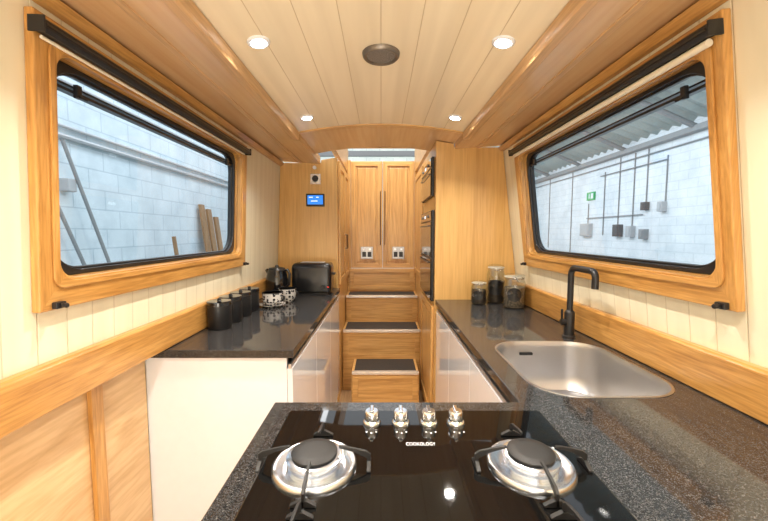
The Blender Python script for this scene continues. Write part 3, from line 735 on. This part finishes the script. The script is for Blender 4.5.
# ------------------------------------------------------------------ workshop outside
GZ = -0.6
struct(G().box(-3.3, 4.1, -4, 12.1, GZ-0.05, GZ).obj('floor_workshop', concrete), 'concrete workshop floor')
struct(G().box(-3.3, -3.2, -4, 12, GZ, 5.2).obj('wall_workshop_left', blockL), 'white painted blockwork workshop wall')
struct(G().box(4.0, 4.1, -4, 12, GZ, 3.25).obj('wall_workshop_right', blockR), 'white painted brick workshop wall')
struct(G().box(-3.2, 4.0, 12, 12.1, GZ, 5.5).obj('wall_workshop_end', blockE), 'grey-green workshop end wall')
g = G(); n = 240; a = []; b = []
for i in range(n+1):
    y = -4+16*i/n; w = 0.03*math.sin(y*2*pi/0.2)
    a.append((4.1, y, 2.74+w)); b.append((2.2, y, 3.48+w))
g.loft([a, b], False, False, closed=False)
struct(g.obj('ceiling_workshop', corrug, smooth=True), 'corrugated workshop roof sheeting')
tag(G().box(3.88, 4.0, -3.9, 11.95, 2.60, 2.67).obj('roof_beam', grey), 'dark steel beam across the workshop roof', 'beam', 'roof beams')
tag(G().box(3.1, 3.17, -3.9, 11.95, 2.94, 3.02).obj('roof_beam', grey), 'dark steel beam across the workshop roof', 'beam', 'roof beams')
for yy in (4.6, 5.9, 7.2, 8.5, 9.8):
    tag(G().tube([(3.93, yy, 2.66), (2.3, yy, 3.34)], 0.035, 8).obj('roof_beam', grey), 'grey steel rafter under the corrugated roof', 'beam', 'roof beams')
for z, rr in ((2.30, 0.026), (2.40, 0.018), (2.85, 0.018)):
    tag(G().tube([(-3.173, -1, z), (-3.173, 11.5, z)], rr, 8).obj('pipe', lgrey, smooth=True), 'grey horizontal pipe run on the blockwork wall', 'pipe', 'wall pipes')
for (p, q) in (((-3.12, 3.60, 2.25), (-2.9, 4.5, GZ)), ((-3.15, 3.40, 1.9), (-2.95, 4.3, GZ))):
    tag(G().tube([p, q], 0.018, 10).obj('leaning_pole', grey, smooth=True), 'grey metal pole leaning on the blockwork wall', 'pole', 'leaning poles')
for k, (y, h) in enumerate(((6.35, 1.85), (6.52, 1.78), (6.7, 1.65), (5.2, 1.30))):
    T = Matrix.Translation((-2.85+0.03*k, y, GZ)) @ Matrix.Rotation(-0.12, 4, 'Y')
    tag(G().box(-0.02, 0.02, -0.07 if k < 3 else -0.02, 0.07 if k < 3 else 0.02, 0.0, h-GZ, T=T).obj('timber_plank', planks), 'brown timber plank leaning on the wall', 'plank', 'leaning timber planks')
tag(G().box(-3.2, -3.10, 3.62, 3.72, 1.75, 1.88).obj('wall_switch', lgrey, bevel=0.01), 'grey switch box on the blockwork wall', 'switch box')
# right wall services
XW = 4.0
def tube(name, pts, r_, m, lab, cat, grp=None): tag(G().tube(pts, r_, 8).obj(name, m, smooth=True), lab, cat, grp)
for i, (y, z0, z1) in enumerate(((5.47, 1.80, 2.59), (5.75, 1.45, 2.59), (6.1, 1.48, 2.59), (7.6, 0.9, 2.59), (5.1, 1.78, 2.42), (6.5, 1.3, 2.42), (8.6, 1.0, 2.59), (6.98, 1.52, 1.9))):
    tube('conduit', [(XW-0.010, y, z0), (XW-0.010, y, z1)], 0.009, grey, 'vertical electrical conduit on the white brick wall', 'conduit', 'electrical conduits')
tube('conduit', [(XW-0.029, 4.4, 2.50), (XW-0.029, 10.5, 2.50)], 0.009, grey, 'horizontal electrical conduit on the white brick wall', 'conduit', 'electrical conduits')
tube('conduit', [(XW-0.029, 5.1, 2.36), (XW-0.029, 6.6, 2.36)], 0.009, grey, 'horizontal electrical conduit on the white brick wall', 'conduit', 'electrical conduits')
tube('conduit', [(XW-0.029, 5.5, 1.62), (XW-0.029, 7.0, 1.62)], 0.008, grey, 'horizontal electrical conduit on the white brick wall', 'conduit', 'electrical conduits')
for y, z, w, h, m in ((6.98, 1.4, 0.30, 0.24, lgrey), (6.05, 1.38, 0.16, 0.20, dgrey), (5.74, 1.36, 0.12, 0.18, lgrey), (5.45, 1.32, 0.11, 0.15, grey), (5.12, 1.71, 0.09, 0.14, lgrey), (5.45, 1.74, 0.09, 0.12, dgrey)):
    g = G(); g.box(XW-0.08, XW, y-w/2, y+w/2, z-h/2, z+h/2); g.box(XW-0.09, XW-0.08, y-w/2+0.02, y+w/2-0.02, z-h/2+0.02, z+h/2-0.02)
    tag(g.obj('electrical_box', m, bevel=0.008), 'wall-mounted electrical box on white brick wall', 'electrical box', 'electrical boxes')
r = root('exit_sign', (XW, 6.9, 1.95)); tag(r, 'small green emergency exit sign with white pictogram', 'sign')
G().box(XW-0.03, XW, 6.78, 7.02, 1.96, 2.11).obj('sign_panel', green, r)
g = G(); g.box(XW-0.034, XW-0.0305, 6.81, 6.88, 1.985, 2.085); g.box(XW-0.034, XW-0.0305, 6.92, 6.95, 1.99, 2.06); g.box(XW-0.034, XW-0.0305, 6.925, 6.945, 2.065, 2.085); g.obj('pictogram', whitem, r)
for k in range(3):
    tag(G().box(-3.2, 2.1, 8+k*1.5, 8.12+k*1.5, 3.45+0.1*k, 3.6+0.1*k).obj('roof_beam', dgrey), 'dark steel beam across the workshop roof', 'beam', 'roof beams')
# added area fills, out of view, that brighten the workshop walls
area('workshop_fill', (-1.6, 4.0, 4.8), (0, math.radians(35), 0), 1.0, 10, 195, (0.95, 0.98, 1.0))
area('workshop_fill', (2.0, 4.5, 2.7), (0, math.radians(-60), 0), 0.8, 10, 120, (0.98, 0.99, 1.0))
area('workshop_fill', (0.0, 9.0, 4.6), (math.radians(60), 0, 0), 5, 0.6, 120, (1.0, 0.99, 0.95))

# ------------------------------------------------------------------ world, camera
w = bpy.data.worlds.new('world'); scene.world = w; w.use_nodes = True
bg = w.node_tree.nodes['Background']; bg.inputs[0].default_value = (0.88, 0.94, 1.0, 1); bg.inputs[1].default_value = 1.35
cam = bpy.data.cameras.new('camera'); cam.lens = 360/768*36; cam.sensor_width = 36; cam.shift_x = 3/768; cam.clip_start = 0.02
co = bpy.data.objects.new('camera', cam); COL.objects.link(co)
co.location = (0, 0, 1.33); co.rotation_euler = (math.radians(90-4.29), 0, 0)
scene.camera = co
scene.view_settings.view_transform = 'Standard'
